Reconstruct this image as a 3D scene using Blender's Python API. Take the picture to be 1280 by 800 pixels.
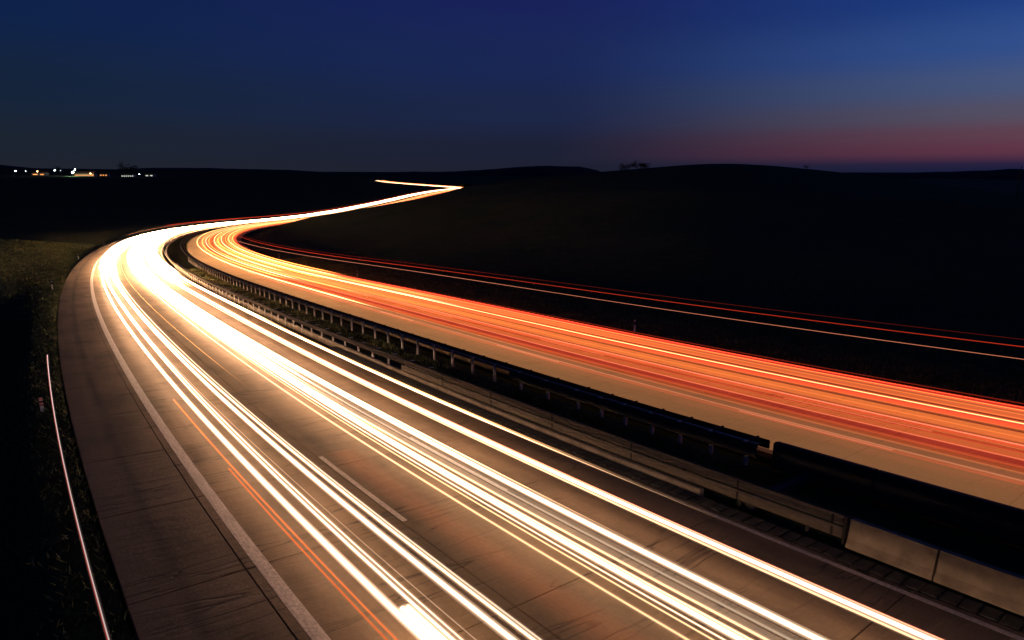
import bpy, math, random
import numpy as np

sc = bpy.context.scene
for o in list(bpy.data.objects):
    bpy.data.objects.remove(o)
RAD = math.radians

# ------------------------------------------------------------------ camera
cam_data = bpy.data.cameras.new("camera")
cam = bpy.data.objects.new("camera", cam_data)
sc.collection.objects.link(cam)
CAM_H = 8.29
cam.location = (0, 0, CAM_H)
cam.rotation_euler = (RAD(90 - 12.41), 0, 0)
cam_data.sensor_width = 36.0
cam_data.lens = 23.3
cam_data.clip_start = 0.1
cam_data.clip_end = 20000
sc.camera = cam

# ------------------------------------------------------------------ view, render
sc.view_settings.view_transform = 'Standard'
sc.view_settings.look = 'None'
sc.view_settings.exposure = 0
sc.view_settings.gamma = 1
sc.cycles.use_denoising = True
sc.cycles.max_bounces = 5
sc.cycles.diffuse_bounces = 2
sc.cycles.glossy_bounces = 2
sc.cycles.transparent_max_bounces = 96
sc.cycles.sample_clamp_indirect = 4.0
sc.cycles.use_light_tree = True

# ------------------------------------------------------------------ dusk sky
def lin(c):
    return tuple(((v / 255 + .055) / 1.055) ** 2.4 if v > 10 else v / 255 / 12.92 for v in c) + (1,)

world = bpy.data.worlds.new("World")
sc.world = world
world.use_nodes = True
wn, wl = world.node_tree.nodes, world.node_tree.links
wn.clear()
def wmath(op, a, b=None):
    n = wn.new("ShaderNodeMath"); n.operation = op
    for i, v in enumerate((a, b)):
        if v is None: continue
        if isinstance(v, (int, float)): n.inputs[i].default_value = v
        else: wl.new(v, n.inputs[i])
    return n.outputs[0]
tc = wn.new("ShaderNodeTexCoord")
sep = wn.new("ShaderNodeSeparateXYZ"); wl.new(tc.outputs["Generated"], sep.inputs[0])
X, Y, Z = sep.outputs
rho = wmath('SQRT', wmath('ADD', wmath('MULTIPLY', X, X), wmath('MULTIPLY', Y, Y)))
elev = wmath('MULTIPLY', wmath('ARCTAN2', Z, rho), 180 / math.pi)          # degrees above the horizon
SUN_AZ = RAD(62)                                                            # where the sun went down
side = wmath('DIVIDE', wmath('ADD', wmath('MULTIPLY', X, math.sin(SUN_AZ)), wmath('MULTIPLY', Y, math.cos(SUN_AZ))), wmath('MAXIMUM', rho, .001))
def sky_ramp(stops):
    r = wn.new("ShaderNodeValToRGB"); r.color_ramp.interpolation = 'B_SPLINE' if False else 'EASE'
    wl.new(wmath('DIVIDE', elev, 90.0), r.inputs[0])
    el = r.color_ramp.elements
    while len(el) > 1: el.remove(el[-1])
    el[0].position = stops[0][0] / 90; el[0].color = lin(stops[0][1])
    for p, c in stops[1:]:
        e = el.new(p / 90); e.color = lin(c)
    return r.outputs[0]
far_side = sky_ramp([(0, (32, 36, 45)), (2, (28, 36, 48)), (6, (20, 36, 58)), (11, (13, 34, 72)), (15, (9, 30, 72)), (26, (6, 16, 46)), (60, (3, 7, 20))])
front = sky_ramp([(0, (30, 32, 48)), (2, (29, 33, 54)), (5, (28, 38, 72)), (9, (26, 39, 86)), (15, (25, 33, 92)), (26, (13, 20, 62)), (60, (3, 7, 20))])
glow = sky_ramp([(0, (18, 24, 58)), (.5, (30, 30, 66)), (1.6, (110, 58, 76)), (2.7, (110, 72, 86)), (4, (98, 90, 108)), (6, (80, 97, 138)), (8.5, (56, 90, 156)), (12, (31, 68, 142)), (15, (24, 58, 130)), (26, (15, 34, 88)), (60, (3, 7, 20))])
def wmix(f, a, b):
    m = wn.new("ShaderNodeMix"); m.data_type = 'RGBA'
    wl.new(f, m.inputs[0]); wl.new(a, m.inputs[6]); wl.new(b, m.inputs[7])
    return m.outputs[2]
def wrange(v, lo, hi):
    n = wn.new("ShaderNodeMapRange"); n.interpolation_type = 'SMOOTHSTEP'
    wl.new(v, n.inputs[0]); n.inputs[1].default_value = lo; n.inputs[2].default_value = hi
    return n.outputs[0]
c1 = wmix(wrange(side, -.3, .60), far_side, front)
c2 = wmix(wrange(side, .50, 1.13), c1, glow)
bg = wn.new("ShaderNodeBackground"); wl.new(c2, bg.inputs[0]); bg.inputs[1].default_value = 1.0
wo = wn.new("ShaderNodeOutputWorld"); wl.new(bg.outputs[0], wo.inputs[0])

# ------------------------------------------------------------------ helpers
random.seed(7)
rng = np.random.default_rng(7)

def put(o, parent=None, label=None, cat=None, group=None, kind=None):
    sc.collection.objects.link(o)
    if parent is not None: o.parent = parent
    if label: o["label"] = label
    if cat: o["category"] = cat
    if group: o["group"] = group
    if kind: o["kind"] = kind
    return o

def empty(name, loc=(0, 0, 0), **kw):
    o = bpy.data.objects.new(name, None); o.location = loc; o.empty_display_size = .2
    return put(o, **kw)

def mesh_from(name, V, F, mat, uv=None, attr=None, smooth=False):
    me = bpy.data.meshes.new(name)
    V = np.asarray(V, dtype=np.float32)
    nf = len(F)
    F = np.asarray(F, dtype=np.int32)
    k = F.shape[1]
    me.vertices.add(len(V)); me.vertices.foreach_set("co", V.ravel())
    me.loops.add(nf * k); me.loops.foreach_set("vertex_index", F.ravel())
    me.polygons.add(nf); me.polygons.foreach_set("loop_start", np.arange(nf, dtype=np.int32) * k)
    me.polygons.foreach_set("loop_total", np.full(nf, k, dtype=np.int32))
    me.polygons.foreach_set("use_smooth", np.full(nf, smooth, dtype=bool))
    me.update(calc_edges=True)
    if uv is not None:
        l = me.uv_layers.new(name="road_uv")
        l.data.foreach_set("uv", np.asarray(uv, dtype=np.float32)[F.ravel()].ravel())
    if attr is not None:
        for an, av in attr.items():
            a = me.attributes.new(an, 'FLOAT', 'POINT'); a.data.foreach_set("value", np.asarray(av, dtype=np.float32))
    me.materials.append(mat)
    me.validate()
    return me

def obj(name, me, **kw):
    return put(bpy.data.objects.new(name, me), **kw)

# ------------------------------------------------------------------ the line of the motorway
P0 = np.array([9.78, 23.75])
K = np.array([-39, -10, 20, 60, 120, 180, 250, 330, 420, 520, 640, 800, 1000, 1250, 1600, 2200.])
TH0 = -0.661947
KA = np.array([0.002469, 0.002686, 0.001383, 0.00085, 0.001025, 0.001586, 0.001655, 0.001536, 0.001256, 0.000916, 0.000423, -6.6e-05, -0.000221, -0.0013, -0.000297, 0.000387])
SL = np.array([-0.0483, -0.051314, -0.044, -0.059785, -0.049808, -0.040299, -0.040435, -0.044886, -0.041927, -0.020101, 0.019517, 0.037524, 0.002242, -0.014004, 0.002096, 0.010])
BS = np.array([0, 100, 300, 600, 900, 2500]); BK = np.array([0.04836, 0.047443, 0.031686, 0.021399, 0.00333, -0.015555])
_s = np.arange(-80, 2500.5, 1.0); _i0 = 80
_k = np.interp(_s, K, KA); _g = np.interp(_s, K, SL)
def _cum(v):
    c = np.concatenate([[0], np.cumsum(v)]); return c - c[_i0]
_th = TH0 + _cum((_k[1:] + _k[:-1]) / 2); _tm = (_th[1:] + _th[:-1]) / 2
_x = P0[0] - 0.36842 + _cum(np.sin(_tm)); _y = P0[1] + _cum(np.cos(_tm))
_z = -.01137 * P0[0] - .05995 * P0[1] + 0.031634 + _cum((_g[1:] + _g[:-1]) / 2)
_b = np.interp(_s, BS, BK)

def RP(s, o, dz=0.0):
    """point at s metres along the median line, o metres to its right, dz above the pavement"""
    s = np.asarray(s, float); o = np.asarray(o, float)
    x = np.interp(s, _s, _x); y = np.interp(s, _s, _y); z = np.interp(s, _s, _z)
    th = np.interp(s, _s, _th); b = np.interp(s, _s, _b)
    return np.stack(np.broadcast_arrays(x + o * np.cos(th), y - o * np.sin(th), z - b * o + dz), -1)
def heading(s): return float(np.interp(s, _s, _th))

def srange(s0, s1, fine=2.0):
    out = [s0]
    while out[-1] < s1:
        s = out[-1]
        st = fine if s < 130 else (fine * 2.5 if s < 420 else fine * 6)
        out.append(min(s + st, s1))
    if len(out) > 2 and out[-1] - out[-2] < .2: out.pop(-2)
    return np.array(out)

def sweep(name, prof, s, mat, closed=True, attr=None, smooth=False, wob=None, caps=True, tap=None):
    """a profile of (o, dz) points carried along the road"""
    prof = np.asarray(prof, float); n = len(prof); m = len(s)
    S = np.repeat(s, n); O = np.tile(prof[:, 0], m); D = np.tile(prof[:, 1], m)
    if tap is not None:
        co, cz = prof.mean(0); k = np.repeat(tap, n); O = co + (O - co) * k; D = cz + (D - cz) * k
    if wob is not None: O = O + np.repeat(wob, n)
    V = RP(S, O, D)
    F = []
    e = n if closed else n - 1
    for i in range(m - 1):
        for j in range(e):
            a, b = i * n + j, i * n + (j + 1) % n
            F.append((a, b, b + n, a + n))
    if closed and caps and n == 4:
        F.append((3, 2, 1, 0)); q = (m - 1) * n; F.append((q, q + 1, q + 2, q + 3))
    elif closed and caps:
        for base, rev in ((0, True), ((m - 1) * n, False)):
            for j in range(1, n - 2, 2):
                t = (base, base + j, base + j + 1, base + min(j + 2, n - 1))
                F.append(t[::-1] if rev else t)
    at = None
    if attr is not None: at = {k: np.repeat(v, n) for k, v in attr.items()}
    return mesh_from(name, V, F, mat, uv=np.stack([S, O], 1), attr=at, smooth=smooth)

# ------------------------------------------------------------------ materials
def new_mat(name):
    m = bpy.data.materials.new(name); m.use_nodes = True
    return m, m.node_tree.nodes, m.node_tree.links, m.node_tree.nodes["Principled BSDF"]

class NT:
    def __init__(s, name):
        s.m, s.n, s.l, s.p = new_mat(name)
    def math(s, op, a, b=None, c=None, clamp=False):
        n = s.n.new("ShaderNodeMath"); n.operation = op; n.use_clamp = clamp
        for i, v in enumerate((a, b, c)):
            if v is None: continue
            if isinstance(v, (int, float)): n.inputs[i].default_value = v
            else: s.l.new(v, n.inputs[i])
        return n.outputs[0]
    def noise(s, vec, scale=1, detail=4, rough=.55, dist=0):
        n = s.n.new("ShaderNodeTexNoise")
        n.inputs["Scale"].default_value = scale; n.inputs["Detail"].default_value = detail
        n.inputs["Roughness"].default_value = rough; n.inputs["Distortion"].default_value = dist
        if vec is not None: s.l.new(vec, n.inputs["Vector"])
        return n.outputs["Fac"]
    def uv(s, sx=1, sy=1, ox=0, oy=0):
        n = s.n.new("ShaderNodeUVMap"); n.uv_map = "road_uv"
        m = s.n.new("ShaderNodeMapping"); m.inputs["Scale"].default_value = (sx, sy, 1); m.inputs["Location"].default_value = (ox, oy, 0)
        s.l.new(n.outputs[0], m.inputs[0]); return m.outputs[0]
    def pos(s, sc_=(1, 1, 1)):
        n = s.n.new("ShaderNodeNewGeometry")
        m = s.n.new("ShaderNodeMapping"); m.inputs["Scale"].default_value = sc_
        s.l.new(n.outputs["Position"], m.inputs[0]); return m.outputs[0]
    def ramp(s, f, stops):
        r = s.n.new("ShaderNodeValToRGB"); s.l.new(f, r.inputs[0]); el = r.color_ramp.elements
        while len(el) > 1: el.remove(el[-1])
        el[0].position = stops[0][0]; el[0].color = stops[0][1] + (1,)
        for p, c in stops[1:]:
            e = el.new(p); e.color = c + (1,)
        return r.outputs[0]
    def rng(s, v, a, b, c=0., d=1.):
        n = s.n.new("ShaderNodeMapRange"); s.l.new(v, n.inputs[0])
        for i, q in enumerate((a, b, c, d)): n.inputs[i + 1].default_value = q
        return n.outputs[0]
    def mix(s, f, a, b, mode='MIX'):
        m = s.n.new("ShaderNodeMix"); m.data_type = 'RGBA'; m.blend_type = mode
        for i, v in ((0, f), (6, a), (7, b)):
            if isinstance(v, tuple): m.inputs[i].default_value = v + (1,) if len(v) == 3 else v
            elif isinstance(v, (int, float)): m.inputs[i].default_value = v
            else: s.l.new(v, m.inputs[i])
        return m.outputs[2]
    def bump(s, hgt, strength, dist):
        b = s.n.new("ShaderNodeBump"); b.inputs["Strength"].default_value = strength; b.inputs["Distance"].default_value = dist
        s.l.new(hgt, b.inputs["Height"]); s.l.new(b.outputs[0], s.p.inputs["Normal"])
    def base(s, c): 
        if isinstance(c, tuple): s.p.inputs["Base Color"].default_value = c + (1,)
        else: s.l.new(c, s.p.inputs["Base Color"])
    def rough(s, v):
        if isinstance(v, (int, float)): s.p.inputs["Roughness"].default_value = v
        else: s.l.new(v, s.p.inputs["Roughness"])

def concrete_material(name, tone):
    t = NT(name)
    big = t.noise(t.uv(.25, .5), 1, 5, .6)
    col = t.ramp(big, [(.3, tuple(v * .62 for v in tone)), (.5, tone), (.72, tuple(v * 1.25 for v in tone))])
    fine = t.noise(t.uv(9, 9), 1, 6, .75)
    col = t.mix(.5, col, t.ramp(fine, [(.3, (.45, .45, .45)), (.62, (1, 1, 1))]), 'MULTIPLY')
    # hairline cracks and ripples running across the lanes, as the screed left them
    ripple = t.noise(t.uv(2.6, .32), 1, 5, .62, .6)
    ridge = t.math('ABSOLUTE', t.math('SUBTRACT', t.noise(t.uv(.9, .10, 3), 1, 3, .6, .5), .5))
    crack = t.rng(ridge, 0.0, .013, 1, 0)
    gate = t.rng(t.noise(t.uv(.3, .25, 9), 1, 2, .5), .42, .6, 0, 1)
    crackm = t.math('MULTIPLY', crack, gate, clamp=True)
    col = t.mix(t.math('MULTIPLY', crackm, .65), col, (.03, .022, .018))
    # tyre-dark wheel tracks and oil, seam lines on the part built without separate slabs
    track = t.noise(t.uv(.04, 1.1, 0, 5), 1, 4, .6)
    col = t.mix(t.rng(track, .5, .75, 0, .32), col, (.06, .048, .04))
    sepn = t.n.new("ShaderNodeSeparateXYZ"); t.l.new(t.uv(), sepn.inputs[0])
    o_ = sepn.outputs[1]
    dk = t.rng(t.math('ABSOLUTE', t.math('ADD', o_, 19.75)), .02, .28, .55, 0)
    dk = t.math('MULTIPLY', dk, t.rng(t.noise(t.uv(.5, 1.2, 4), 1, 4, .6), .3, .6, .3, 1))
    col = t.mix(dk, col, (.03, .024, .02))
    t.base(col)
    t.rough(t.rng(fine, .3, .7, .55, .85))
    t.p.inputs["Specular IOR Level"].default_value = .35
    hgt = t.math('ADD', t.math('MULTIPLY', ripple, 1.0), t.math('MULTIPLY', fine, .22))
    hgt = t.math('SUBTRACT', hgt, t.math('MULTIPLY', crackm, .35))
    t.bump(hgt, 1.0, .075)
    return t.m
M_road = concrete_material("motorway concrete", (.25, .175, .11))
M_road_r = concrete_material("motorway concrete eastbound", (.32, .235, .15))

def simple(name, col, rough=.7, metal=0., var=.35, nscale=3., bump=.0):
    t = NT(name)
    n = t.noise(t.pos((nscale,) * 3), 1, 5, .6)
    t.base(t.ramp(n, [(.3, tuple(v * (1 - var) for v in col)), (.7, tuple(v * (1 + var * .5) for v in col))]))
    t.rough(rough); t.p.inputs["Metallic"].default_value = metal
    if bump: t.bump(n, bump, .02)
    return t.m
M_joint = simple("joint filler", (.012, .011, .010), .9)
M_paint = None
def paint_material(lo_c=(.34, .28, .25), hi_c=(.80, .70, .64)):
    t = NT("worn road paint")
    n = t.noise(t.uv(14, 9), 1, 6, .7)
    w = t.noise(t.uv(1.2, 30), 1, 4, .7)
    f = t.rng(t.math('ADD', t.math('MULTIPLY', n, .6), t.math('MULTIPLY', w, .4)), .36, .56)
    t.base(t.mix(f, lo_c, hi_c))
    t.rough(.7); t.bump(n, .5, .01)
    return t.m
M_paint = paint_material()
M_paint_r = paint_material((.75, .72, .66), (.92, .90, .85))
M_steel = simple("dull galvanised guard rail", (.20, .165, .12), .5, .15, .25, 5, .1)
M_post = simple("pale zinc post", (.78, .74, .66), .5, .1, .3, 6)
M_darksteel = simple("dark weathered steel", (.06, .052, .044), .85, 0, .4, 3)
M_barrier = simple("cast barrier concrete", (.36, .285, .20), .85, 0, .45, 1.6, .4)
M_kerb = simple("kerb concrete", (.30, .25, .2), .85, 0, .4, 2, .2)
M_drain = simple("drain channel concrete", (.085, .08, .075), .85, 0, .4, 4, .2)
M_whiteplastic = simple("white post plastic", (.80, .80, .78), .5, 0, .1, 6)
M_blackplastic = simple("black post band", (.02, .02, .02), .5)
M_pinkrail = simple("polished pinkish metal tube", (.95, .80, .76), .28, 1.0, .05, 4)
M_redrail = simple("red painted tube side", (.45, .02, .03), .5, 0, .2, 4)
M_wood = simple("weathered wood", (.10, .075, .05), .9, 0, .4, 4)
M_bark = simple("bark", (.05, .04, .03), .95, 0, .4, 3)
M_leaf = simple("dark foliage", (.035, .045, .02), .8, 0, .5, 1)
M_wall = simple("rendered house wall", (.45, .40, .33), .9, 0, .2, .4)
M_roof = simple("roof tiles", (.12, .06, .04), .9, 0, .3, .6)

def ground_material():
    t = NT("rough grass and field soil")
    a = t.noise(t.pos((.05, .05, .05)), 1, 6, .6)
    b = t.noise(t.pos((1.8, 1.8, 1.8)), 1, 6, .75)
    c = t.mix(t.rng(a, .35, .65), (.050, .095, .026), (.105, .118, .042))
    c = t.mix(t.rng(b, .35, .7), c, (.040, .045, .018))
    c2 = t.noise(t.pos((.25, .25, .25)), 1, 4, .6)
    c = t.mix(t.rng(c2, .5, .75, 0, .5), c, (.13, .115, .055))
    t.base(c); t.rough(.95); t.p.inputs["Specular IOR Level"].default_value = .1
    t.bump(t.math('ADD', b, t.math('MULTIPLY', c2, 2)), .8, .25)
    return t.m
M_ground = ground_material()
M_hill = simple("far wooded hills", (.030, .040, .045), .95, 0, .5, .004)
def grass_material():
    t = NT("grass blades")
    n = t.noise(t.pos((.7, .7, .7)), 1, 3, .6)
    t.base(t.ramp(n, [(.3, (.07, .12, .03)), (.5, (.17, .18, .055)), (.7, (.34, .30, .13))])); t.rough(.8)
    return t.m
M_grass = grass_material()

def emit(name, col, strength=1., additive=False, attr=False, sample=True):
    m = bpy.data.materials.new(name); m.use_nodes = True
    n, l = m.node_tree.nodes, m.node_tree.links; n.clear()
    e = n.new("ShaderNodeEmission"); e.inputs[0].default_value = col + (1,); e.inputs[1].default_value = strength
    if attr:
        a = n.new("ShaderNodeAttribute"); a.attribute_name = "power"
        mu = n.new("ShaderNodeMath"); mu.operation = 'MULTIPLY'; mu.inputs[1].default_value = strength
        l.new(a.outputs["Fac"], mu.inputs[0]); l.new(mu.outputs[0], e.inputs[1])
    out = n.new("ShaderNodeOutputMaterial")
    if additive:
        tr = n.new("ShaderNodeBsdfTransparent"); ad = n.new("ShaderNodeAddShader")
        l.new(e.outputs[0], ad.inputs[0]); l.new(tr.outputs[0], ad.inputs[1]); l.new(ad.outputs[0], out.inputs[0])
    else: l.new(e.outputs[0], out.inputs[0])
    m.cycles.emission_sampling = 'AUTO' if sample else 'NONE'
    return m
TINT = {'white': (1.0, .53, .24), 'cool': (1.0, .61, .38), 'warm': (1.0, .50, .18), 'cream': (1.0, .70, .47), 'pink': (1.0, .72, .66), 'tan': (1.0, .44, .15), 'amber': (1.0, .25, .045), 'orange': (1.0, .19, .04),
        'red': (1.0, .060, .022), 'rose': (1.0, .30, .16)}
M_core = {k: emit("headlight streak " + k, v, 1, False, True) for k, v in TINT.items()}
M_halo = {k: emit("streak glow " + k, tuple(q ** 1.1 for q in v), 1, True, True, False) for k, v in TINT.items()}
M_band = {k: emit("streak band " + k, v, 1, True, True) for k, v in TINT.items()}

# ------------------------------------------------------------------ ground
def road_dist(P):
    """nearest s and signed offset for plan points"""
    q = np.concatenate([np.arange(-80, 300, 3), np.arange(300, 2500, 12)]).astype(float)
    cx, cy = np.interp(q, _s, _x), np.interp(q, _s, _y)
    s = np.empty(len(P)); o = np.empty(len(P))
    for a in range(0, len(P), 4000):
        d = (P[a:a + 4000, 0, None] - cx) ** 2 + (P[a:a + 4000, 1, None] - cy) ** 2
        i = d.argmin(1); sq = q[i]
        for _ in range(2):
            x, y, th = np.interp(sq, _s, _x), np.interp(sq, _s, _y), np.interp(sq, _s, _th)
            dx, dy = P[a:a + 4000, 0] - x, P[a:a + 4000, 1] - y
            sq = np.clip(sq + dx * np.sin(th) + dy * np.cos(th), -80, 2500)
        x, y, th = np.interp(sq, _s, _x), np.interp(sq, _s, _y), np.interp(sq, _s, _th)
        dx, dy = P[a:a + 4000, 0] - x, P[a:a + 4000, 1] - y
        sg = np.sign(dx * np.cos(th) - dy * np.sin(th)); s[a:a + 4000] = sq; o[a:a + 4000] = sg * np.hypot(dx, dy)
    return s, o

ctrl = []
def cp(x, y, z): ctrl.append((x, y, z))
def cpaz(tanx, D, z): cp(tanx * D, D, z)                 # at a bearing and a forward distance
for s in list(range(-60, 300, 20)) + list(range(300, 2450, 50)):
    for o, dz in ((-30, -.6), (20, -.4)):
        p = RP(s, o); b_ = float(np.interp(s, _s, _b))
        p = RP(s, -21 if o < 0 else 13)
        q = RP(s, o)
        if s < 900 or s % 100 == 0: cp(q[0], q[1], p[2] + dz)
for s, dz in ((-40, -5), (-15, -4.5), (10, -4.0), (30, -3.0), (55, -1.2), (80, -.2)):
    q = RP(s, -36); cp(q[0], q[1], RP(s, -21)[2] + dz)
for s, o, dz in ((100, -60, 1.0), (150, -60, 2.2), (210, -60, 3.0), (60, -70, -2.5), (20, -70, -5), (300, -90, 1), (420, -120, 0)):
    q = RP(s, o); cp(q[0], q[1], RP(s, -21)[2] + dz)
for x, y, z in ((-300, 300, -9), (-500, 600, -6), (-420, 900, 0), (-700, 1000, 3), (-1100, 1500, 9), (-400, 1600, -4), (-900, 2500, 12), (-2500, 2000, 25), (-2500, 400, 20), (-300, 60, -9), (-120, -40, -8), (-60, -120, -6),
                (-3500, 5000, 30), (0, 5500, 12), (3500, 5000, -40), (5000, 1000, -50), (5000, -3000, -30), (0, -5000, 5), (-5000, -3000, 10), (100, 3000, 4), (-500, 3500, 5), (0, -300, -2), (300, -200, 0)):
    cp(x, y, z)
# crest of the near hill on the right: (bearing tangent, forward distance, height)
CREST = [(-.300, 320, -11.6), (-.235, 345, -11.2), (-.16, 370, -7.8), (-.11, 385, -3.6), (-.075, 385, .3), (-.02, 390, 2.6), (.05, 380, 5.6), (.12, 370, 7.6), (.16, 350, 9.3), (.215, 330, 11.0), (.28, 320, 12.6), (.35, 300, 12.2), (.43, 270, 10.0), (.50, 240, 8.0), (.60, 215, 5.7), (.70, 195, 3.8), (.78, 180, 3.2), (.95, 150, 2.4), (1.3, 110, 1.5)]
for t_, D, z in CREST:
    cpaz(t_, D, z)
for t_, D, z in CREST[5:]:
    cpaz(t_ * 1.02, D + 110, z - 10)
for t_, D, z in ((.0, 200, -2.4), (.1, 190, .0), (.25, 180, 3.6), (.4, 160, 3.8), (.6, 120, 1.3), (.8, 100, .0), (.2, 110, -2.2), (.4, 90, -1.6), (.6, 70, -1.6), (.9, 60, -1.2), (.3, 700, -6), (.6, 600, -14), (.1, 900, -8), (.8, 1500, -32), (.45, 1500, -24), (.8, 600, -14), (.55, 3500, -50), (.3, 1800, -14), (.0, 700, -8)):
    cpaz(t_, D, z)
C_ = np.array(ctrl)
def tps_fit(C, lam):
    P = C[:, :2] / 300.0
    r2 = ((P[:, None] - P[None]) ** 2).sum(-1); Kk = np.where(r2 > 0, .5 * r2 * np.log(r2 + 1e-12), 0)
    n = len(P); A = np.zeros((n + 3, n + 3)); A[:n, :n] = Kk + lam * np.eye(n)
    Q = np.concatenate([np.ones((n, 1)), P], 1); A[:n, n:] = Q; A[n:, :n] = Q.T
    return P, np.linalg.solve(A, np.concatenate([C[:, 2], np.zeros(3)]))
TP, TW = tps_fit(C_, .0004)
def tps(XY):
    out = np.empty(len(XY))
    for a in range(0, len(XY), 8000):
        q = XY[a:a + 8000] / 300.0
        r2 = ((q[:, None] - TP[None]) ** 2).sum(-1)
        out[a:a + 8000] = (.5 * r2 * np.log(r2 + 1e-12)) @ TW[:-3] + TW[-3] + q @ TW[-2:]
    return out
def smooth(x): x = np.clip(x, 0, 1); return x * x * (3 - 2 * x)
def ground_z(XY):
    XY = np.asarray(XY, float)
    z0 = tps(XY); s, o = road_dist(XY)
    d = np.hypot(XY[:, 0], XY[:, 1])
    roll = (np.sin(XY[:, 0] / 37 + 1) * np.cos(XY[:, 1] / 29) * .5 + np.sin(XY[:, 0] / 13 + XY[:, 1] / 17) * .18) * smooth((np.abs(o + 4) - 35) / 60)
    z0 = z0 + roll
    el, er = RP(s, -20.9)[:, 2], RP(s, 13.0)[:, 2]
    flat = RP(s, np.clip(o, -20.9, 13.0))[:, 2]
    under = np.where((o > -5.8) & (o < -2.2), .14, .42) + np.where(d > 120, .5, 0)
    z = flat - under
    lo = -20.9 - o; ro = o - 13.0
    # just outside the pavement: narrow flat verge, then the natural ground
    near = (s > -79) & (s < 2480)
    pad = .06 + np.clip((d - 80) / 400, 0, .8)
    zl = el - pad - .05 * np.clip(lo, 0, 4)
    drop = smooth((75 - s) / 60)
    zl = zl - drop * 1.6 * smooth((lo - 1.0) / 3.5)
    zl = zl + (z0 - zl) * smooth((lo - 1.5) / 10)
    zr = er - pad - .04 * np.clip(ro, 0, 2) 
    zr = zr + (z0 - zr) * smooth((ro - 1.0) / 9)
    z = np.where(lo > 0, zl, np.where(ro > 0, zr, z))
    return np.where(near, z, z0)

az = np.concatenate([np.arange(-180, -52, 3.0), np.arange(-52, 50, .22), np.arange(50, 180, 3.0)])
rr = [1.5]
while rr[-1] < 60: rr.append(rr[-1] * 1.022)
while rr[-1] < 9000: rr.append(rr[-1] * 1.03)
rr = np.array(rr)
A_, R_ = np.meshgrid(np.radians(az), rr)
GX, GY = (R_ * np.sin(A_)).ravel(), (R_ * np.cos(A_)).ravel()
GZ = ground_z(np.stack([GX, GY], 1))
na, nr = len(az), len(rr)
V = np.concatenate([np.stack([GX, GY, GZ], 1), [[0, 0, float(ground_z(np.array([[0., 0.]]))[0])]]])
ii, jj = np.meshgrid(np.arange(nr - 1), np.arange(na), indexing='ij'); j2 = (jj + 1) % na
F = np.stack([ii * na + jj, ii * na + j2, (ii + 1) * na + j2, (ii + 1) * na + jj], -1).reshape(-1, 4)
Fc = np.stack([np.full(na, na * nr), np.roll(np.arange(na), -1), np.arange(na), np.arange(na)], 1)
me = mesh_from("ground", V, F[:, ::-1], M_ground, smooth=True)
obj("ground", me, kind="structure", label="dark rolling grass fields on both sides of the motorway")

# far ridges along the horizon: (bearing tangent, skyline height in px-free units of slope)
def ridge(name, pts, D, depth, base, label, mat):
    pts = np.array(pts); n = 260
    t = np.linspace(pts[0, 0], pts[-1, 0], n)
    hgt = CAM_H + np.interp(t, pts[:, 0], pts[:, 1]) * D
    hgt = hgt + np.convolve(rng.normal(0, 1, n + 8), np.ones(5) / 5, 'same')[4:-4] * D * .00035
    V = []; rows = [(-.45, 0.0), (-.3, .35), (-.14, .75), (-.04, .96), (0, 1), (.05, .95), (.3, .3), (.6, 0)]
    for dd, f_ in rows:
        y = D + depth * dd
        V.append(np.stack([t * y, np.full(n, y), base + (hgt - base) * f_], 1))
    V = np.concatenate(V); F = [(r * n + i, r * n + i + 1, (r + 1) * n + i + 1, (r + 1) * n + i) for r in range(len(rows) - 1) for i in range(n - 1)]
    obj(name, mesh_from(name, V, F, mat, smooth=True), kind="structure", label=label)
ridge("hills", [(-1.6, .02), (-1.2, .02), (-.80, .0185), (-.74, .0125), (-.70, .0085), (-.64, .0080), (-.58, .0070), (-.53, .0092), (-.45, .0088), (-.33, .0065), (-.24, .001), (-.21, -.002), (-.1, -.004)], 3600, 1500, -120, "low dark wooded ridge on the left horizon behind the village", M_hill)
ridge("hills", [(-.3, -.003), (-.222, -.001), (-.190, .0018), (-.16, .0036), (-.10, .0034), (-.04, .0065), (.01, .0105), (.05, .0122), (.10, .011), (.125, .006), (.14, .0), (.3, -.002)], 3000, 1200, -120, "low dark hill on the horizon where the motorway disappears", M_hill)
ridge("hills", [(.1, .001), (.3, .002), (.45, .0022), (.51, .0025), (.6, .0028), (.66, .0042), (.70, .0052), (.735, .0078), (.77, .0062), (.9, .006), (1.3, .008), (2.0, .01)], 6000, 1500, -180, "distant blue ridge on the right horizon under the red dusk glow", M_hill)

# ------------------------------------------------------------------ the two carriageways
JOINT0, PITCH = 1.70, 4.80
ROWS = range(-3, 13)
S_A, S_B = JOINT0 + PITCH * ROWS[0], JOINT0 + PITCH * (ROWS[-1] + 1)

def road_sheet(name, o0, o1, mat, s0, s1, parent=None, label=None, kind=None):
    s = srange(s0, s1)
    no = 9; os_ = np.linspace(o0, o1, no)
    S = np.repeat(s, no); O = np.tile(os_, len(s))
    V = RP(S, O, 0); n = len(V)
    skirt = [RP(s, o0, -.35), RP(s, o1, -.35)]
    F = [(i * no + j, i * no + j + 1, (i + 1) * no + j + 1, (i + 1) * no + j) for i in range(len(s) - 1) for j in range(no - 1)]
    m = len(s)
    for i in range(m - 1):
        F.append((n + i, i * no, (i + 1) * no, n + i + 1)); F.append((n + m + i, n + m + i + 1, (i + 1) * no + no - 1, i * no + no - 1))
    V = np.concatenate([V] + skirt); uv = np.concatenate([np.stack([S, O], 1), np.stack([s, np.full(m, o0)], 1), np.stack([s, np.full(m, o1)], 1)])
    return mesh_from(name, V, F, mat, uv=uv)

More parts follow.
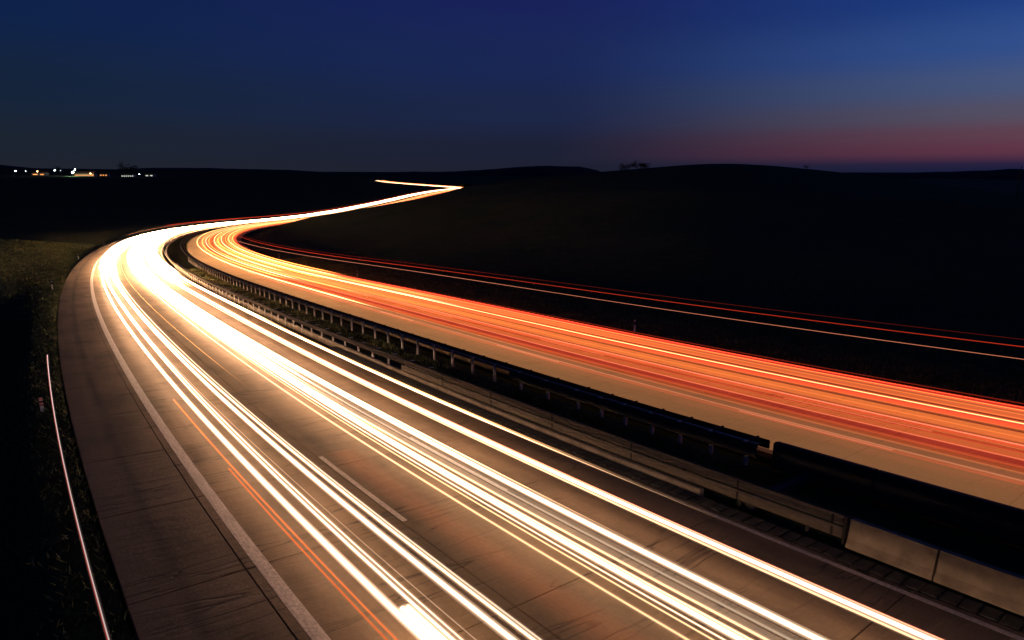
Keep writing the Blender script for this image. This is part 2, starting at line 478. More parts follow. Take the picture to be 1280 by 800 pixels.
def slab_mesh(o0, o1, s0, s1, mat, gap=.013, bev=.012, th=.2):
    a = [(s0 + gap, o0 + gap), (s0 + gap, o1 - gap), (s1 - gap, o1 - gap), (s1 - gap, o0 + gap)]
    sm = (s0 + s1) / 2; om = (o0 + o1) / 2
    def ring(ins, dz): return [RP(s + np.sign(sm - s) * ins, o + np.sign(om - o) * ins, dz) for s, o in a]
    V = ring(0, -th) + ring(0, -bev) + ring(bev, 0)
    F = [(0, 1, 5, 4), (1, 2, 6, 5), (2, 3, 7, 6), (3, 0, 4, 7), (4, 5, 9, 8), (5, 6, 10, 9), (6, 7, 11, 10), (7, 4, 8, 11), (8, 9, 10, 11)]
    uv = a * 3
    return mesh_from("slab", V, F, mat, uv=uv)

def carriageway(cols, mat, label):
    o0, o1 = cols[0], cols[-1]
    me = road_sheet("road", o0, o1, mat, S_B, 2480)
    root = obj("road", me, kind="structure", label=label)
    obj("road_end", road_sheet("road_end", o0, o1, mat, -80, S_A), parent=root)
    bed = sweep("joint_bed", [(o0 + .02, -.38), (o1 - .02, -.38), (o1 - .02, -.035), (o0 + .02, -.035)], srange(S_A, S_B, 4.8), M_joint)
    obj("joint_bed", bed, parent=root)
    for r in ROWS:
        for c in range(len(cols) - 1):
            j = random.uniform(-.002, .002)
            o = obj("slab", slab_mesh(cols[c], cols[c + 1], JOINT0 + PITCH * r, JOINT0 + PITCH * (r + 1), mat), parent=root)
            o.location.z = j
    return root
LEFT_COLS = [-20.85, -18.42, -14.34, -10.65, -6.95]
RIGHT_COLS = [-1.35, 2.50, 6.10, 10.2, 13.0]
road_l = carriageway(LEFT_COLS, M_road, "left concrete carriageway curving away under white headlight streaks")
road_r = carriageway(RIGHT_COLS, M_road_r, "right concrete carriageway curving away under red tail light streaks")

def marking(root, name, o, w, s0, s1, dz=.0055):
    s = srange(s0, s1, 1.5 if s1 - s0 < 10 else 2.4)
    me = sweep(name, [(o - w / 2, dz - .003), (o + w / 2, dz - .003), (o + w / 2, dz), (o - w / 2, dz)], s, M_paint_r if root is road_r else M_paint)
    return obj(name, me, parent=root)
marking(road_l, "edge_line", -18.04, .30, -60, 900)
marking(road_l, "edge_line", -7.22, .16, -60, 900)
marking(road_r, "edge_line", 10.1, .20, -60, 900)
for k in range(-3, 22):
    if k in (-1, 0): marking(road_l, "lane_dash", -14.24, .15, 1.7 + 18 * k, 7.6 + 18 * k)
    marking(road_l, "lane_dash", -10.80, .15, 1.7 + 18 * k, 7.6 + 18 * k)
    marking(road_r, "lane_dash", 2.52, .15, -3.8 + 18.3 * k, 2.5 + 18.3 * k)
    marking(road_r, "lane_dash", 6.13, .15, -3.8 + 18.3 * k, 2.5 + 18.3 * k)

# drainage channel by the left fast lane: base with cross pieces
drain = obj("drainage_channel", sweep("drainage_channel", [(-6.92, -.3), (-6.30, -.3), (-6.30, -.05), (-6.92, -.05)], srange(-14, 26), M_drain),
            label="dark slotted drainage channel beside the concrete barrier on the left carriageway", cat="drain")
sd = -12.0
while sd < 24:
    obj("grate_block", slab_mesh(-6.90, -6.34, sd, sd + .36, M_drain, gap=.028, bev=.015, th=.06), parent=drain)
    sd += .36
# low kerb under the median rail
obj("kerb", sweep("kerb", [(-6.28, -.3), (-6.06, -.3), (-6.06, .10), (-6.11, .13), (-6.24, .13), (-6.28, .09)], srange(-1.9, 420), M_kerb), kind="structure", label="low concrete kerb along the left edge of the median")

# ------------------------------------------------------------------ guard rails
def wprofile(o, zc, hh, face, th=.006, depth=.055):
    """two-wave beam: face = -1 bulges towards smaller o"""
    pts = []
    for i in range(9):
        u = -1 + 2 * i / 8
        d = depth * (0.5 - 0.5 * math.cos(4 * math.pi * (u + 1) / 2)) if abs(u) < .99 else 0
        pts.append((o + face * d, zc + u * hh))
    back = [(a - face * th * 2, b) for a, b in pts[::-1]]
    return pts + back
def box_between(o0, o1, z0, z1, s, ds, mat, name):
    a = [(s - ds, o0), (s - ds, o1), (s + ds, o1), (s + ds, o0)]
    V = [RP(q[0], q[1], z0) for q in a] + [RP(q[0], q[1], z1) for q in a]
    F = [(3, 2, 1, 0), (4, 5, 6, 7), (0, 1, 5, 4), (1, 2, 6, 5), (2, 3, 7, 6), (3, 0, 4, 7)]
    return mesh_from(name, V, F, mat)
def cpost(o, s, z1, mat, w=.05, d=.05, name="post", z0=-.3):
    """C-section post: web and two flanges"""
    V = []; F = []
    prof = [(-w, -d), (w, -d), (w, -d + .012), (-w + .012, -d + .012), (-w + .012, d - .012), (w, d - .012), (w, d), (-w, d)]
    for z in (z0, z1):
        for a, b in prof: V.append(RP(s + b, o + a, z))
    for i in range(8): F.append((i, (i + 1) % 8, 8 + (i + 1) % 8, 8 + i))
    F += [(8, 9, 10, 11), (8, 11, 12, 15), (12, 13, 14, 15)]
    return mesh_from(name, V, F, mat)

rail_l = empty("guard_rail", tuple(RP(-5.3, -6.0, 0)), label="brown steel guard rail with ribbed beams beside the white headlight streaks", cat="guard rail")
def child_keep(o, root):
    o.parent = root; o.matrix_parent_inverse = root.matrix_basis.inverted() if False else o.matrix_parent_inverse
    return o
def add(root, name, me):
    o = bpy.data.objects.new(name, me); sc.collection.objects.link(o); o.parent = root
    o.location = (-root.location.x, -root.location.y, -root.location.z)
    return o
def drift(s): return -.40 * smooth((np.asarray(s) - 6) / 32) - .25 * smooth((np.asarray(s) - 30) / 90)
sL = srange(-5.95, 700)
add(rail_l, "upper_beam", sweep("upper_beam", wprofile(-6.02, .62, .13, -1), sL, M_steel, smooth=False, wob=drift(sL)))
add(rail_l, "top_strip", sweep("top_strip", [(-6.03, .755), (-5.93, .755), (-5.93, .775), (-6.03, .775)], sL, M_darksteel, wob=drift(sL)))
s2 = srange(-5.95, 17.2)
add(rail_l, "lower_beam", sweep("lower_beam", wprofile(-6.00, .27, .15, -1), s2, M_steel, wob=drift(s2)))
add(rail_l, "end_plate", box_between(-6.10, -5.86, .02, .78, -6.02, .03, M_darksteel, "end_plate"))
sp = -5.0
while sp < 110:
    w = float(drift(sp))
    add(rail_l, "post", cpost(-5.86 + w, sp, .60, M_darksteel if sp < 17 else M_post, .045, .045))
    if sp > 14: add(rail_l, "bracket", box_between(-5.85 + w, -5.35 + w, .60, .64, sp, .04, M_post, "bracket"))
    sp += 2.0
for z in (.62, .27):
    for a in (-5.7, -3.0, 1.0, 5.0, 9.0, 13.0):
        add(rail_l, "splice", box_between(-6.075 + float(drift(a)), -6.055 + float(drift(a)), z - .12, z + .12, a, .03, M_darksteel, "splice"))

rail_r = empty("guard_rail", tuple(RP(-1.4, -2.3, 0)), label="double steel guard rail on pale posts along the dark median beside the red streaks", cat="guard rail")
sR = srange(-1.6, 700)
def drift_r(s): return -.25 * smooth((np.asarray(s) - 10) / 40)
dr = drift_r(sR)
add(rail_r, "left_beam", sweep("left_beam", wprofile(-2.74, .66, .07, -1, depth=.03), sR, M_steel, wob=dr))
sN = srange(-1.6, 12.0)
add(rail_r, "deep_beam", sweep("deep_beam", wprofile(-2.80, .47, .23, -1, depth=.05), sN, M_darksteel, wob=drift_r(sN)))
add(rail_r, "cap_strip", sweep("cap_strip", [(-2.80, .735), (-2.62, .735), (-2.62, .755), (-2.80, .755)], sR, M_steel, wob=dr))
add(rail_r, "right_beam", sweep("right_beam", wprofile(-2.02, .58, .16, 1), sR, M_darksteel, wob=dr))
ps = [-1.2, .2, 1.55, 2.9, 4.3, 5.65, 7.1]
while ps[-1] < 125: ps.append(ps[-1] + 2.05)
for a in ps:
    w = float(drift_r(a))
    add(rail_r, "post", cpost((-2.86 if a > 12 else -2.72) + w, a, .74, M_post, .05, .06))
    add(rail_r, "post_cap", box_between(-2.93 + w, -2.72 + w, .765, .79, a, .05, M_post, "post_cap"))
    add(rail_r, "spacer", box_between(-2.70 + w, -2.06 + w, .762, .80, a, .035, M_darksteel, "spacer"))

# ------------------------------------------------------------------ concrete barriers on the bridge
def jersey(o, face, h_=.76):
    p = [(0, 0), (0, .07), (.10, .22), (.16, h_), (.34, h_), (.40, .2), (.42, 0)]
    q = [(o + (v[0] if face < 0 else -v[0]), v[1]) for v in p]
    return q if face < 0 else q[::-1]
bar = empty("concrete_barrier", tuple(RP(-5.5, -6.2, 0)), label="pale concrete barrier in long segments at the right-hand foot of the picture", cat="barrier")
for a, b in ((-8.05, -6.12), (-13.3, -8.09), (-18.6, -13.34), (-24, -18.64)):
    sg = np.linspace(a, b, 4)
    add(bar, "segment", sweep("segment", jersey(-6.22, -1, .73), sg, M_barrier, wob=np.interp(sg, [-24, -6.1], [-.35, .05])))
bar2 = empty("concrete_barrier", tuple(RP(-2, -1.7, 0)), label="dark concrete parapet edging the right carriageway where the double rail ends", cat="barrier")
for a, b in ((-5.0, -1.75), (-10.2, -5.04), (-15.5, -10.24), (-22, -15.54)):
    sg = np.linspace(a, b, 4)
    add(bar2, "segment", sweep("segment", [(-2.05, -.25), (-1.62, -.25), (-1.66, .66), (-1.92, .70), (-2.02, .66)], sg, M_darksteel))
# cross wall in the median where the bridge deck starts, and the dark deck cover
cw = box_between(-5.72, -2.08, -.25, .10, -3.2, .14, M_drain, "cross_sill")
obj("bridge_sill", cw, label="low dark sill across the median where the bridge gap begins", cat="sill")

def tube(o, z, r, n=6, rz=None):
    rz = rz or r
    return [(o + r * math.cos(2 * math.pi * i / n), z + rz * math.sin(2 * math.pi * i / n)) for i in range(n)]

# ------------------------------------------------------------------ delineator posts
def delineator(s, o, label, group="white roadside marker posts", h_=.98):
    g = float(ground_z(RP(s, o)[None, :2])[0])
    root = empty("marker_post", (*RP(s, o)[:2], g), label=label, cat="post", group=group)
    root.rotation_euler.z = -heading(s)
    def prism(z0, z1, k=1.0, slant=0):
        P = [(-.06, -.045), (.06, -.045), (.035, .055), (-.035, .055)]
        V = [(x * k, y * k, z0) for x, y in P] + [(x * k, y * k, z1 - (slant if y > 0 else 0)) for x, y in P]
        return V, [(3, 2, 1, 0), (4, 5, 6, 7), (0, 1, 5, 4), (1, 2, 6, 5), (2, 3, 7, 6), (3, 0, 4, 7)]
    for nm, z0, z1, k, mt, sl in (("shaft", -.1, h_, 1, M_whiteplastic, .06), ("black_band", h_ - .36, h_ - .14, 1.04, M_blackplastic, 0)):
        Vv, Ff = prism(z0, z1, k, sl)
        o2 = bpy.data.objects.new(nm, mesh_from(nm, Vv, Ff, mt)); sc.collection.objects.link(o2); o2.parent = root
    return root
delineator(19.5, 13.95, "white marker post nearest the camera on the right verge")
st = delineator(19.4, -21.75, "short stake with pale pink reflectors beside the lone glowing line on the left verge", group=None, h_=.62)
M_pinkref = simple("pink reflector", (.9, .30, .32), .4)
for z_ in (.30, .50):
    V = [(x, y, z) for z in (z_, z_ + .10) for x, y in ((-.065, -.06), (.065, -.06), (.065, -.045), (-.065, -.045))]
    put(bpy.data.objects.new("reflector", mesh_from("reflector", V, [(3, 2, 1, 0), (4, 5, 6, 7), (0, 1, 5, 4), (1, 2, 6, 5), (2, 3, 7, 6), (3, 0, 4, 7)], M_pinkref)), parent=st)
delineator(77.1, 14.4, "white marker post on the right verge beside the far red streaks")
delineator(130, 14.4, "small white marker post on the right verge at the start of the bend")
delineator(76.4, -21.85, "marker post on the left verge nearest the camera")
delineator(139.5, -21.85, "marker post on the left verge at the outside of the bend")
delineator(192.8, -21.9, "farthest marker post on the left verge before the bend ends")

# ------------------------------------------------------------------ light streaks left behind by the traffic, and added glow bands
WHITE_S = np.array([-60, -4, 6, 20, 40, 80, 160, 400, 700, 1000, 2500]); WHITE_G = np.array([.45, .58, .88, 1.3, 2.2, 4.0, 5.0, 3.6, 1.6, .6, .3])
RED_S = np.array([-60, 0, 25, 60, 120, 200, 400, 2500]); RED_G = np.array([.9, 1.0, 1.35, 2.4, 3.2, 2.2, 1.6, 1.6])
CORE = 2.5
def streak(root, o, z, hw, p, tint, s0=-60, s1=2400, halo=1.0, kind='core', fade=14.0, name="streak", seed=0, band_h=.02):
    s = srange(s0, s1, 2.5)
    if kind == 'band' and o > -5 and z == .8: z, o = .45, o + 1.35
    g = np.interp(s, WHITE_S, WHITE_G) if o < -5 else np.interp(s, RED_S, RED_G)
    r_ = np.random.default_rng(int(abs(round(o, 1) * 970)) + seed)
    ph = r_.uniform(0, 6, 3)
    g = g * (1 + .12 * np.sin(s / 17 + ph[0]) + .08 * np.sin(s / 5.3 + ph[1]))
    wob = .035 * np.sin(s / 31 + ph[2]) + .05 * np.sin(s / 88 + ph[1])
    wob = wob * smooth((s + 5) / 60) * 2
    tap = None
    if s0 > -55 and fade > 0:
        k0 = smooth((s - s0) / fade); g = g * (.02 + .98 * k0); tap = .25 + .75 * k0
    if kind == 'core':
        me = sweep(name, tube(o, z, hw, 6, hw * .8), s, M_core[tint], attr={"power": g * p * CORE}, wob=wob, caps=False, tap=tap)
        c = bpy.data.objects.new(name, me); sc.collection.objects.link(c); c.parent = root
        if halo > 0:
            for k, (f_, q) in enumerate(((1.8, .15), (2.8, .06))):
                ht = 'cream' if tint in ('white', 'cool') else tint
                me = sweep("glow", tube(o, z, hw * f_ + .008 * (k + 1), 6, hw * f_ * .7), s, M_halo[ht], attr={"power": np.minimum(g * p, 14) * q * halo}, wob=wob, caps=False, tap=tap)
                h2 = bpy.data.objects.new("glow", me); sc.collection.objects.link(h2); h2.parent = c
    else:
        me = sweep(name, tube(o, z, hw, 6, band_h), s, M_band[tint], attr={"power": g * p * .5}, wob=wob, caps=False, tap=tap)
        c = bpy.data.objects.new(name, me); sc.collection.objects.link(c); c.parent = root
    return c
def trail(label, strands, group):
    root = empty("light_streak", (0, 0, 0), label=label, cat="light streak", group=group)
    for st in strands:
        kw = st[5] if len(st) > 5 else {}
        streak(root, *st[:5], **kw)
    return root
trail("thin lone glowing rose and white line in the black verge left of the motorway", [
    (-21.35, .62, .011, .34, 'pink', dict(s1=28.4, halo=.5)), (-21.368, .61, .011, .14, 'red', dict(s1=28.4, halo=0))], None)  # thin verge line given its own glow, taking the place of a rail
GW, GR = "white headlight streaks on the left carriageway", "red tail light streaks on the right carriageway"
ZH = .65
trail("outermost pair of white headlight streaks, next to the solid left edge line", [(-16.90, ZH, .034, 6, 'cool'), (-15.66, ZH, .036, 5.5, 'cool')], GW)
trail("second pair of white streaks from the left edge line, duller towards the foot", [
    (-16.50, ZH, .022, 3.0, 'cool'), (-16.39, ZH + .02, .018, 1.3, 'cream'), (-15.36, ZH, .026, 2.6, 'white'), (-15.26, ZH, .018, .7, 'cream')], GW)
trail("short bright white block at the lower left end of the streaks", [(-16.74, ZH, .05, 5, 'white', dict(s1=-2.6)), (-16.62, ZH, .04, 3, 'white', dict(s1=-2.6))], GW)
trail("hair-thin pale streak between the two outer headlight pairs", [(-16.18, ZH, .005, .6, 'cream', dict(halo=.4))], GW)
trail("longer amber streak beside the outermost headlight streak", [(-17.30, ZH, .011, .70, 'orange', dict(s1=15.5, halo=2))], GW)
trail("shorter amber streak just left of the other amber streak", [(-17.44, ZH, .012, .42, 'orange', dict(s1=6.6, halo=2))], GW)
trail("thin faint line of light alone in the gap between the outer and middle lanes", [(-14.28, ZH, .006, 1.0, 'warm', dict(s0=12, halo=.3))], GW)
trail("leftmost yellowish streak pair of the middle lane bundle", [(-13.18, ZH, .020, 1.3, 'white'), (-12.06, ZH, .022, 1.6, 'white')], GW)
trail("yellow-white double streak second from the left in the middle lane bundle", [
    (-12.82, ZH, .014, 1.2, 'white'), (-12.70, ZH + .03, .014, 1.8, 'cool'), (-11.72, ZH, .024, .35, 'cream')], GW)
trail("brightest wide pair of white streaks in the middle lane", [(-12.42, ZH, .034, 6, 'cool'), (-12.28, ZH, .018, 2, 'white'), (-11.31, ZH, .040, 7, 'cool')], GW)
trail("broad dim cream streak lying inside the middle lane bundle", [(-11.92, ZH, .10, .30, 'cream', dict(kind='band')), (-11.62, ZH, .10, .24, 'cream', dict(kind='band'))], GW)
trail("white streaks that fill the middle lane only beyond the near stretch", [
    (-12.16, ZH, .030, 4, 'white', dict(s0=4)), (-11.95, ZH, .026, 4, 'white', dict(s0=10)), (-11.72, ZH, .030, 4, 'cool', dict(s0=6)), (-11.50, ZH, .026, 4, 'white', dict(s0=12)), (-11.10, ZH, .018, 3, 'white', dict(s0=-6))], GW)
trail("bright pair of streaks with a thin orange edge in the lane by the median", [
    (-9.72, ZH, .034, 6, 'cool'), (-9.60, ZH + .02, .012, 1.6, 'rose'), (-9.86, ZH - .03, .02, 1.4, 'white'), (-8.46, ZH, .030, 3, 'white', dict(s0=-3.8))], GW)
trail("white streak nearest the median guard rail, ending before the barrier", [(-8.34, ZH, .012, 2, 'warm', dict(s0=-3.6)), (-8.12, ZH, .020, 4, 'white', dict(s0=30))], GW)
for k, (nm, lo_, hi_) in enumerate((("outer", -17.1, -15.0), ("middle", -13.4, -11.2), ("median", -10.2, -8.0))):
    L = []
    for q in range(8):
        L.append((lo_ + (hi_ - lo_) * (q + .5) / 8 + rng.uniform(-.1, .1), ZH + rng.uniform(-.1, .25), .035, 6, ('cool', 'white', 'warm')[q % 3], dict(s0=float(rng.uniform(62, 115)))))
    trail("massed white streaks filling the %s lane only from the far bend onwards" % nm, L, GW)
trail("thin streaks of high lorry lamps riding above the white bend", [(-17.2, 2.0, .016, .25, 'rose', dict(s0=195, s1=420, halo=.3)), (-15.4, 2.7, .03, .22, 'red', dict(s0=260, s1=900)), (-12.0, 3.0, .04, .25, 'red', dict(s0=300, s1=1000))], GW)

B = dict(kind='band')
trail("soft orange bands imitating indicator light on the open concrete of the middle lane", [(-13.72, .30, w_, .030, 'orange', dict(kind='band', s1=7, band_h=.01)) for w_ in (.16, .28, .40, .52)], GW)  # nested glowing bands stand in for indicator light falling on the concrete
trail("crimson streak band and added thin red and orange cores along the outer edge of the right carriageway", [(9.95, .8, .20, .42, 'red', B), (9.40, .8, .34, .75, 'red', B), (10.9, .7, .05, .20, 'red', B), (9.75, .8, .010, 2.2, 'red', dict(halo=.5)), (9.2, .8, .010, 1.6, 'orange', dict(halo=.5))], GR)  # the thin red and orange cores are added to brighten the verge grass
trail("wide orange streak band beside the crimson edge", [(8.9, .8, .36, .55, 'orange', B), (8.15, .8, .42, .62, 'orange', B), (8.62, .8, .03, .35, 'amber', B), (7.75, .8, .10, .45, 'amber', B)], GR)
trail("pale golden line of light over the outer lane of red streaks", [(7.06, .8, .016, 1.5, 'warm', dict(halo=.8)), (7.3, .8, .12, .5, 'orange', B)], GR)
trail("orange streaks just inside the pale golden line", [(6.55, .8, .34, .62, 'red', B), (6.3, .8, .42, .25, 'orange', B), (6.15, .8, .03, .4, 'orange', B)], GR)
trail("golden orange streak band in the middle of the right carriageway", [(5.30, .8, .36, .42, 'amber', B), (4.70, .8, .34, .42, 'amber', B), (5.0, .8, .8, .16, 'orange', B)], GR)
trail("rose red streak along the middle lane of the right carriageway", [(4.02, .8, .007, .5, 'rose', dict(halo=.6)), (4.0, .8, .08, .40, 'rose', B), (3.80, .8, .26, .42, 'red', B), (3.9, .8, .5, .16, 'orange', B)], GR)
trail("thin red streaks between the rose streak and the inner dashes", [(3.15, .8, .14, .30, 'red', B), (3.42, .8, .04, .35, 'orange', B), (2.60, .8, .42, .34, 'orange', B), (1.9, .8, .40, .20, 'red', B), (2.2, .8, .05, .30, 'rose', B)], GR)
trail("faint orange streaks and an added tan glow over the lane beside the median", [(1.10, .8, .45, .22, 'orange', B), (.75, .20, 2.25, .15, 'tan', B), (1.35, .8, .05, .26, 'red', B)], GR)  # wide tan band added to make the concrete below it look lit
trail("salmon streak nearest the median on the right carriageway", [(1.98, .25, .05, .30, 'rose', B), (1.7, .25, .16, .18, 'red', B)], GR)
trail("single thin red line high above the right verge from a tall lorry", [(10.9, 3.1, .018, .22, 'red', dict(s0=-60, s1=175, halo=.4)), (11.3, 3.35, .012, .06, 'red', dict(s0=-60, s1=175, halo=0))], GR)
trail("thin pale orange line running below the high red lorry line", [(8.0, 3.06, .014, .26, 'rose', dict(s0=-60, s1=175, halo=.4))], GR)
trail("cluster of golden and red streaks that thickens on the right carriageway's far bend", [
    (1.0 + 1.05 * q + float(rng.uniform(-.2, .2)), .8, .05, 1.0, ('warm', 'amber', 'rose', 'orange')[q % 4], dict(s0=float(rng.uniform(28, 80)))) for q in range(10)], GR)

# ------------------------------------------------------------------ verge and median grass
def blades(name, pts, hlo, hhi, label):
    n = len(pts)
    a = rng.uniform(0, 2 * math.pi, n); hgt = rng.uniform(hlo, hhi, n); w = rng.uniform(.008, .02, n) * (1 + np.hypot(pts[:, 0], pts[:, 1]) / 35)
    lx, ly = rng.normal(0, .12, n), rng.normal(0, .12, n)
    z = pts[:, 2] - .02
    V = np.empty((n, 3, 3))
    V[:, 0] = np.stack([pts[:, 0] - w * np.cos(a), pts[:, 1] - w * np.sin(a), z], 1)
    V[:, 1] = np.stack([pts[:, 0] + w * np.cos(a), pts[:, 1] + w * np.sin(a), z], 1)
    V[:, 2] = np.stack([pts[:, 0] + lx, pts[:, 1] + ly, z + hgt], 1)
    F = np.arange(n * 3).reshape(n, 3)
    obj(name, mesh_from(name, V.reshape(-1, 3), F, M_grass), kind="stuff", label=label)
def scatter(n, s0, s1, o0, o1, sp_=1.6, op=1.0):
    s = s0 + (s1 - s0) * rng.uniform(0, 1, n) ** sp_; o = o0 + (o1 - o0) * rng.uniform(0, 1, n) ** op
    P = RP(s, o); P[:, 2] = ground_z(P[:, :2]); return P
blades("grass", scatter(90000, -14, 130, 13.05, 30, 1.6, 1.7), .05, .24, "rough dry grass on the verge right of the motorway")
blades("grass", scatter(80000, -8, 210, -20.95, -75, 1.2, 1.9), .05, .22, "dark rough grass on the verge left of the motorway")
Pm = scatter(42000, -1, 110, -5.7, -2.95, 1.5); keep = np.sin(Pm[:, 0] * 1.3) + np.sin(Pm[:, 1] * 1.7) + rng.normal(0, .7, len(Pm)) > -.3
blades("grass", Pm[keep], .04, .26, "weeds growing in the dark median between the guard rails")

# ------------------------------------------------------------------ trees, bushes and posts on the skyline
def bush(x, y, size, label, cat="tree", trunk_h=1.0, nleaf=1500, shape=(1, 1, 1), group=None, name="tree", bare=False):
    g = float(ground_z(np.array([[x, y]]))[0])
    root = empty(name, (x, y, g), label=label, cat=cat, group=group)
    V, F = [], []
    def limb(p, q, r0, r1):
        b = len(V); p, q = np.array(p, float), np.array(q, float); d = q - p; d /= np.linalg.norm(d) + 1e-9
        u = np.cross(d, (0.3, .9, .1)); u /= np.linalg.norm(u); v = np.cross(d, u)
        for c, r in ((p, r0), (q, r1)):
            for i in range(5): V.append(c + r * (math.cos(i * 1.2566) * u + math.sin(i * 1.2566) * v))
        for i in range(5): F.append((b + i, b + (i + 1) % 5, b + 5 + (i + 1) % 5, b + 5 + i))
    tips = []
    top = np.array([0, 0, trunk_h * size]); limb((0, 0, -.3), top, .05 * size, .03 * size)
    for k in range(9):
        a = random.uniform(0, 6.28); e = random.uniform(.3, 1.3); l = size * random.uniform(.4, .8)
        q = top * random.uniform(.3, 1) + np.array([math.cos(a) * math.cos(e) * shape[0], math.sin(a) * math.cos(e) * shape[1], math.sin(e) * shape[2]]) * l
        st = top * random.uniform(.2, 1); limb(st, q, .02 * size, .008 * size); tips.append(q)
        for m in range(4):
            q2 = q + np.array([random.gauss(0, .22) * shape[0], random.gauss(0, .22) * shape[1], abs(random.gauss(0, .22)) * shape[2]]) * size; limb(q, q2, .008 * size, .002 * size); tips.append(q2)
    o1 = bpy.data.objects.new("trunk", mesh_from("trunk", V, F, M_bark)); sc.collection.objects.link(o1); o1.parent = root
    T = np.array(tips); c = T[rng.integers(0, len(T), nleaf)] + rng.normal(0, .09 * size, (nleaf, 3)) * np.array([1.1, 1.1, .8])
    r = rng.normal(0, 1, (nleaf, 3, 3)); r /= np.linalg.norm(r, axis=-1, keepdims=True)
    Vl = c[:, None] + r * (.05 * size)
    o2 = bpy.data.objects.new("crown", mesh_from("crown", Vl.reshape(-1, 3), np.arange(nleaf * 3).reshape(-1, 3), M_leaf)); sc.collection.objects.link(o2); o2.parent = root
    return root
bush(.165 * 342, 342, 3.8, "left of the two bare bushes on the crest of the near hill", "bush", .2, 1500, (1.2, 1, .9), name="bush")
bush(.188 * 338, 338, 4.6, "right and taller of the two bushes on the crest of the near hill", "bush", .2, 1900, (1.3, 1, .75), name="bush")
bush(.434 * 272, 272, 1.6, "low bush on the right shoulder of the near hill", "bush", .4, 500, (1.5, 1, .6), name="bush")
bush(-.570 * 1300, 1300, 14, "tall dark tree left in the clump on the village skyline", "tree", .8, 1500, (1, 1, 1.1))
bush(-.556 * 1310, 1310, 12, "shorter dark tree right in the clump on the village skyline", "tree", .8, 1500)
bush(-.668 * 1250, 1250, 9, "narrow dark tree behind the floodlit field of the village", "tree", .9, 900, (.5, .5, 1.4))
bush(-.0695 * 382, 382, 4.6, "added dark bush covering the pointed tip of the far white streaks", "bush", .04, 6000, (.8, .8, .35), name="bush")  # made-up bush, placed to block the overshooting tip of the far streaks
for k, (s, o, sz, lb) in enumerate(((560, 14.5, 1.8, "dark bush hiding the red streaks nearest the camera on the far straight"), (700, 14.5, 2.4, "dark bush overlapping the middle of the far straight"), (760, 14.5, 2.0, "dark bush at the far end of the far straight"),
                                    (470, 14.5, 1.5, "small bush beside the dark gap under the far white streaks"), (1150, -24, 3, "dark bush beside the most distant piece of motorway"))):
    q = RP(s, o); bush(q[0], q[1], sz, lb, "bush", .3, 900, (1.8, 1.8, .8), name="bush")
pg = float(ground_z(np.array([[.745 * 150, 150]]))[0])
pl_ = obj("wooden_pole", mesh_from("wooden_pole", [(r * math.cos(i * math.pi / 3) + (.6 if z else 0), r * math.sin(i * math.pi / 3), z) for z, r in ((-.3, .12), (7.0, .08)) for i in range(6)],
    [(i, (i + 1) % 6, 6 + (i + 1) % 6, 6 + i) for i in range(6)] + [(6, 7, 8, 9), (6, 9, 10, 11)], M_wood), label="faint leaning wooden pole in the dark field at far right", cat="pole")
pl_.location = (.745 * 150, 150, pg)

# ------------------------------------------------------------------ village on the left skyline
M_win = emit("lit window", (1.0, .36, .09), 1.6)
M_winw = emit("cool lit window", (.9, .95, .8), .9)
M_lampw = emit("white lamp", (.85, .95, 1.0), 60)
M_lampg = emit("floodlight lamp", (.80, 1.0, .72), 160)
M_lampo = emit("sodium lamp", (1.0, .50, .18), 55)
def house(t_, D, w, d, h_, label, windows, wmat=None, rot=0.):
    x, y = t_ * D, D; g = float(ground_z(np.array([[x, y]]))[0])
    root = empty("house", (x, y, g), label=label, cat="house", group="village houses on the left skyline"); root.rotation_euler.z = rot
    V = [(-w/2, -d/2, -2), (w/2, -d/2, -2), (w/2, d/2, -2), (-w/2, d/2, -2), (-w/2, -d/2, h_), (w/2, -d/2, h_), (w/2, d/2, h_), (-w/2, d/2, h_)]
    put(bpy.data.objects.new("wall", mesh_from("wall", V, [(0, 1, 5, 4), (1, 2, 6, 5), (2, 3, 7, 6), (3, 0, 4, 7), (4, 5, 6, 7)], M_wall)), parent=root)
    e = .6; rh = d * .38
    V = [(-w/2-e, -d/2-e, h_-.1), (w/2+e, -d/2-e, h_-.1), (w/2+e, d/2+e, h_-.1), (-w/2-e, d/2+e, h_-.1), (-w/2-e, 0, h_+rh), (w/2+e, 0, h_+rh)]
    put(bpy.data.objects.new("roof", mesh_from("roof", V, [(0, 1, 5, 4), (2, 3, 4, 5), (1, 2, 5, 5), (3, 0, 4, 4), (3, 2, 1, 0)], M_roof)), parent=root)
    for k in range(windows):
        xx = -w/2 + w * (k + .5) / windows; ww = w / windows * .26
        V = [(xx-ww, -d/2-.05, 1.0), (xx+ww, -d/2-.05, 1.0), (xx+ww, -d/2-.05, 2.5), (xx-ww, -d/2-.05, 2.5), (xx-ww, -d/2-.2, 1.0), (xx+ww, -d/2-.2, 1.0), (xx+ww, -d/2-.2, 2.5), (xx-ww, -d/2-.2, 2.5)]
        put(bpy.data.objects.new("window", mesh_from("window", V, [(4, 5, 6, 7), (0, 1, 5, 4), (1, 2, 6, 5), (2, 3, 7, 6), (3, 0, 4, 7)], wmat or M_win)), parent=root)
    return root
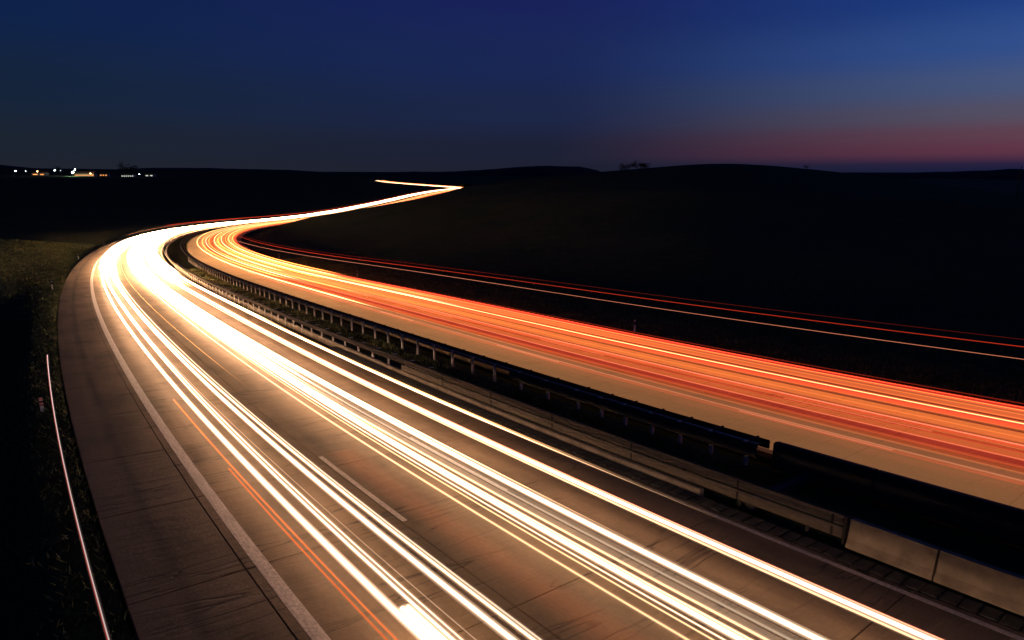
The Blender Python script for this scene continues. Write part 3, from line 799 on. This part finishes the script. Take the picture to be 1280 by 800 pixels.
def lamp(t_, D, h_, r, mat, label, cat="street lamp", group="village lamps on the left skyline"):
    x, y = t_ * D, D; g = float(ground_z(np.array([[x, y]]))[0])
    root = empty("street_lamp", (x, y, g), label=label, cat=cat, group=group)
    V = [(rr_ * math.cos(i * math.pi / 3), rr_ * math.sin(i * math.pi / 3), z) for z, rr_ in ((-1, .14), (h_, .08)) for i in range(6)]
    put(bpy.data.objects.new("mast", mesh_from("mast", V, [(i, (i + 1) % 6, 6 + (i + 1) % 6, 6 + i) for i in range(6)], M_darksteel)), parent=root)
    V = []; 
    for a in range(1, 5):
        for b in range(8): V.append((r * math.sin(a * math.pi / 5) * math.cos(b * math.pi / 4), r * math.sin(a * math.pi / 5) * math.sin(b * math.pi / 4), h_ + r * .7 * math.cos(a * math.pi / 5)))
    F = [(a * 8 + b, a * 8 + (b + 1) % 8, a * 8 + 8 + (b + 1) % 8, a * 8 + 8 + b) for a in range(3) for b in range(8)] + [(0, 1, 2, 3), (0, 3, 4, 7), (4, 5, 6, 7), (24, 25, 26, 27), (24, 27, 28, 31), (28, 29, 30, 31)]
    put(bpy.data.objects.new("lamp_head", mesh_from("lamp_head", V, F, mat)), parent=root)
    return root
DV = 1180
lamp(-.731, DV, 8, .8, M_lampw, "leftmost white lamp of the village")
lamp(-.716, DV, 8, .35, M_lampw, "faint lamp right beside the leftmost white lamp")
lamp(-.699, DV, 7, .8, M_lampo, "warm lamp between the leftmost white lamp and the floodlights")
lamp(-.673, DV, 9, .8, M_lampw, "white lamp just left of the floodlit green field")
lamp(-.665, DV, 9, .3, M_lampw, "faint white lamp between the white lamp and the floodlights")
lamp(-.647, DV - 20, 7, 1.5, M_lampg, "brightest greenish floodlight over the village field", "floodlight")
lamp(-.643, DV + 30, 11, 1.0, M_lampg, "smaller floodlight up and right of the brightest one", "floodlight")
lamp(-.621, DV, 5, .9, M_lampo, "orange lamp at the right end of the lit building")
lamp(-.549, DV, 5, .5, M_lampw, "small white lamp right of the row of lit windows")
house(-.628, DV + 10, 34, 10, 4.5, "long low building glowing orange beside the floodlights", 12)
house(-.600, DV + 40, 14, 9, 5, "small house with orange windows right of the long lit building", 3)
house(-.565, DV + 20, 22, 9, 4.5, "low building with a row of pale windows under the dark trees", 6, M_winw)
house(-.533, DV + 60, 16, 9, 4.5, "dim building at the right end of the village", 2, M_winw)
house(-.700, DV + 50, 16, 9, 5, "dark house behind the warm lamp on the left of the village", 1)
house(-.690, DV + 30, 12, 9, 5, "dark house with one orange window right of the warm lamp", 1)

# floodlit playing field in front of the village
M_turf = simple("mown playing field", (.10, .24, .04), .9, 0, .2, .1)
fx, fy = -.650 * (DV - 45), DV - 45
fv, nfx, nfy = [], 12, 8
for j in range(nfy):
    for i in range(nfx): fv.append((fx + (i - 5.5) * 4.2, fy + (j - 3.5) * 9))
fz = ground_z(np.array(fv)) + .35
obj("playing_field", mesh_from("playing_field", np.column_stack([np.array(fv), fz]), [(j * nfx + i, j * nfx + i + 1, (j + 1) * nfx + i + 1, (j + 1) * nfx + i) for j in range(nfy - 1) for i in range(nfx - 1)], M_turf), kind="structure", label="floodlit green playing field in front of the village")
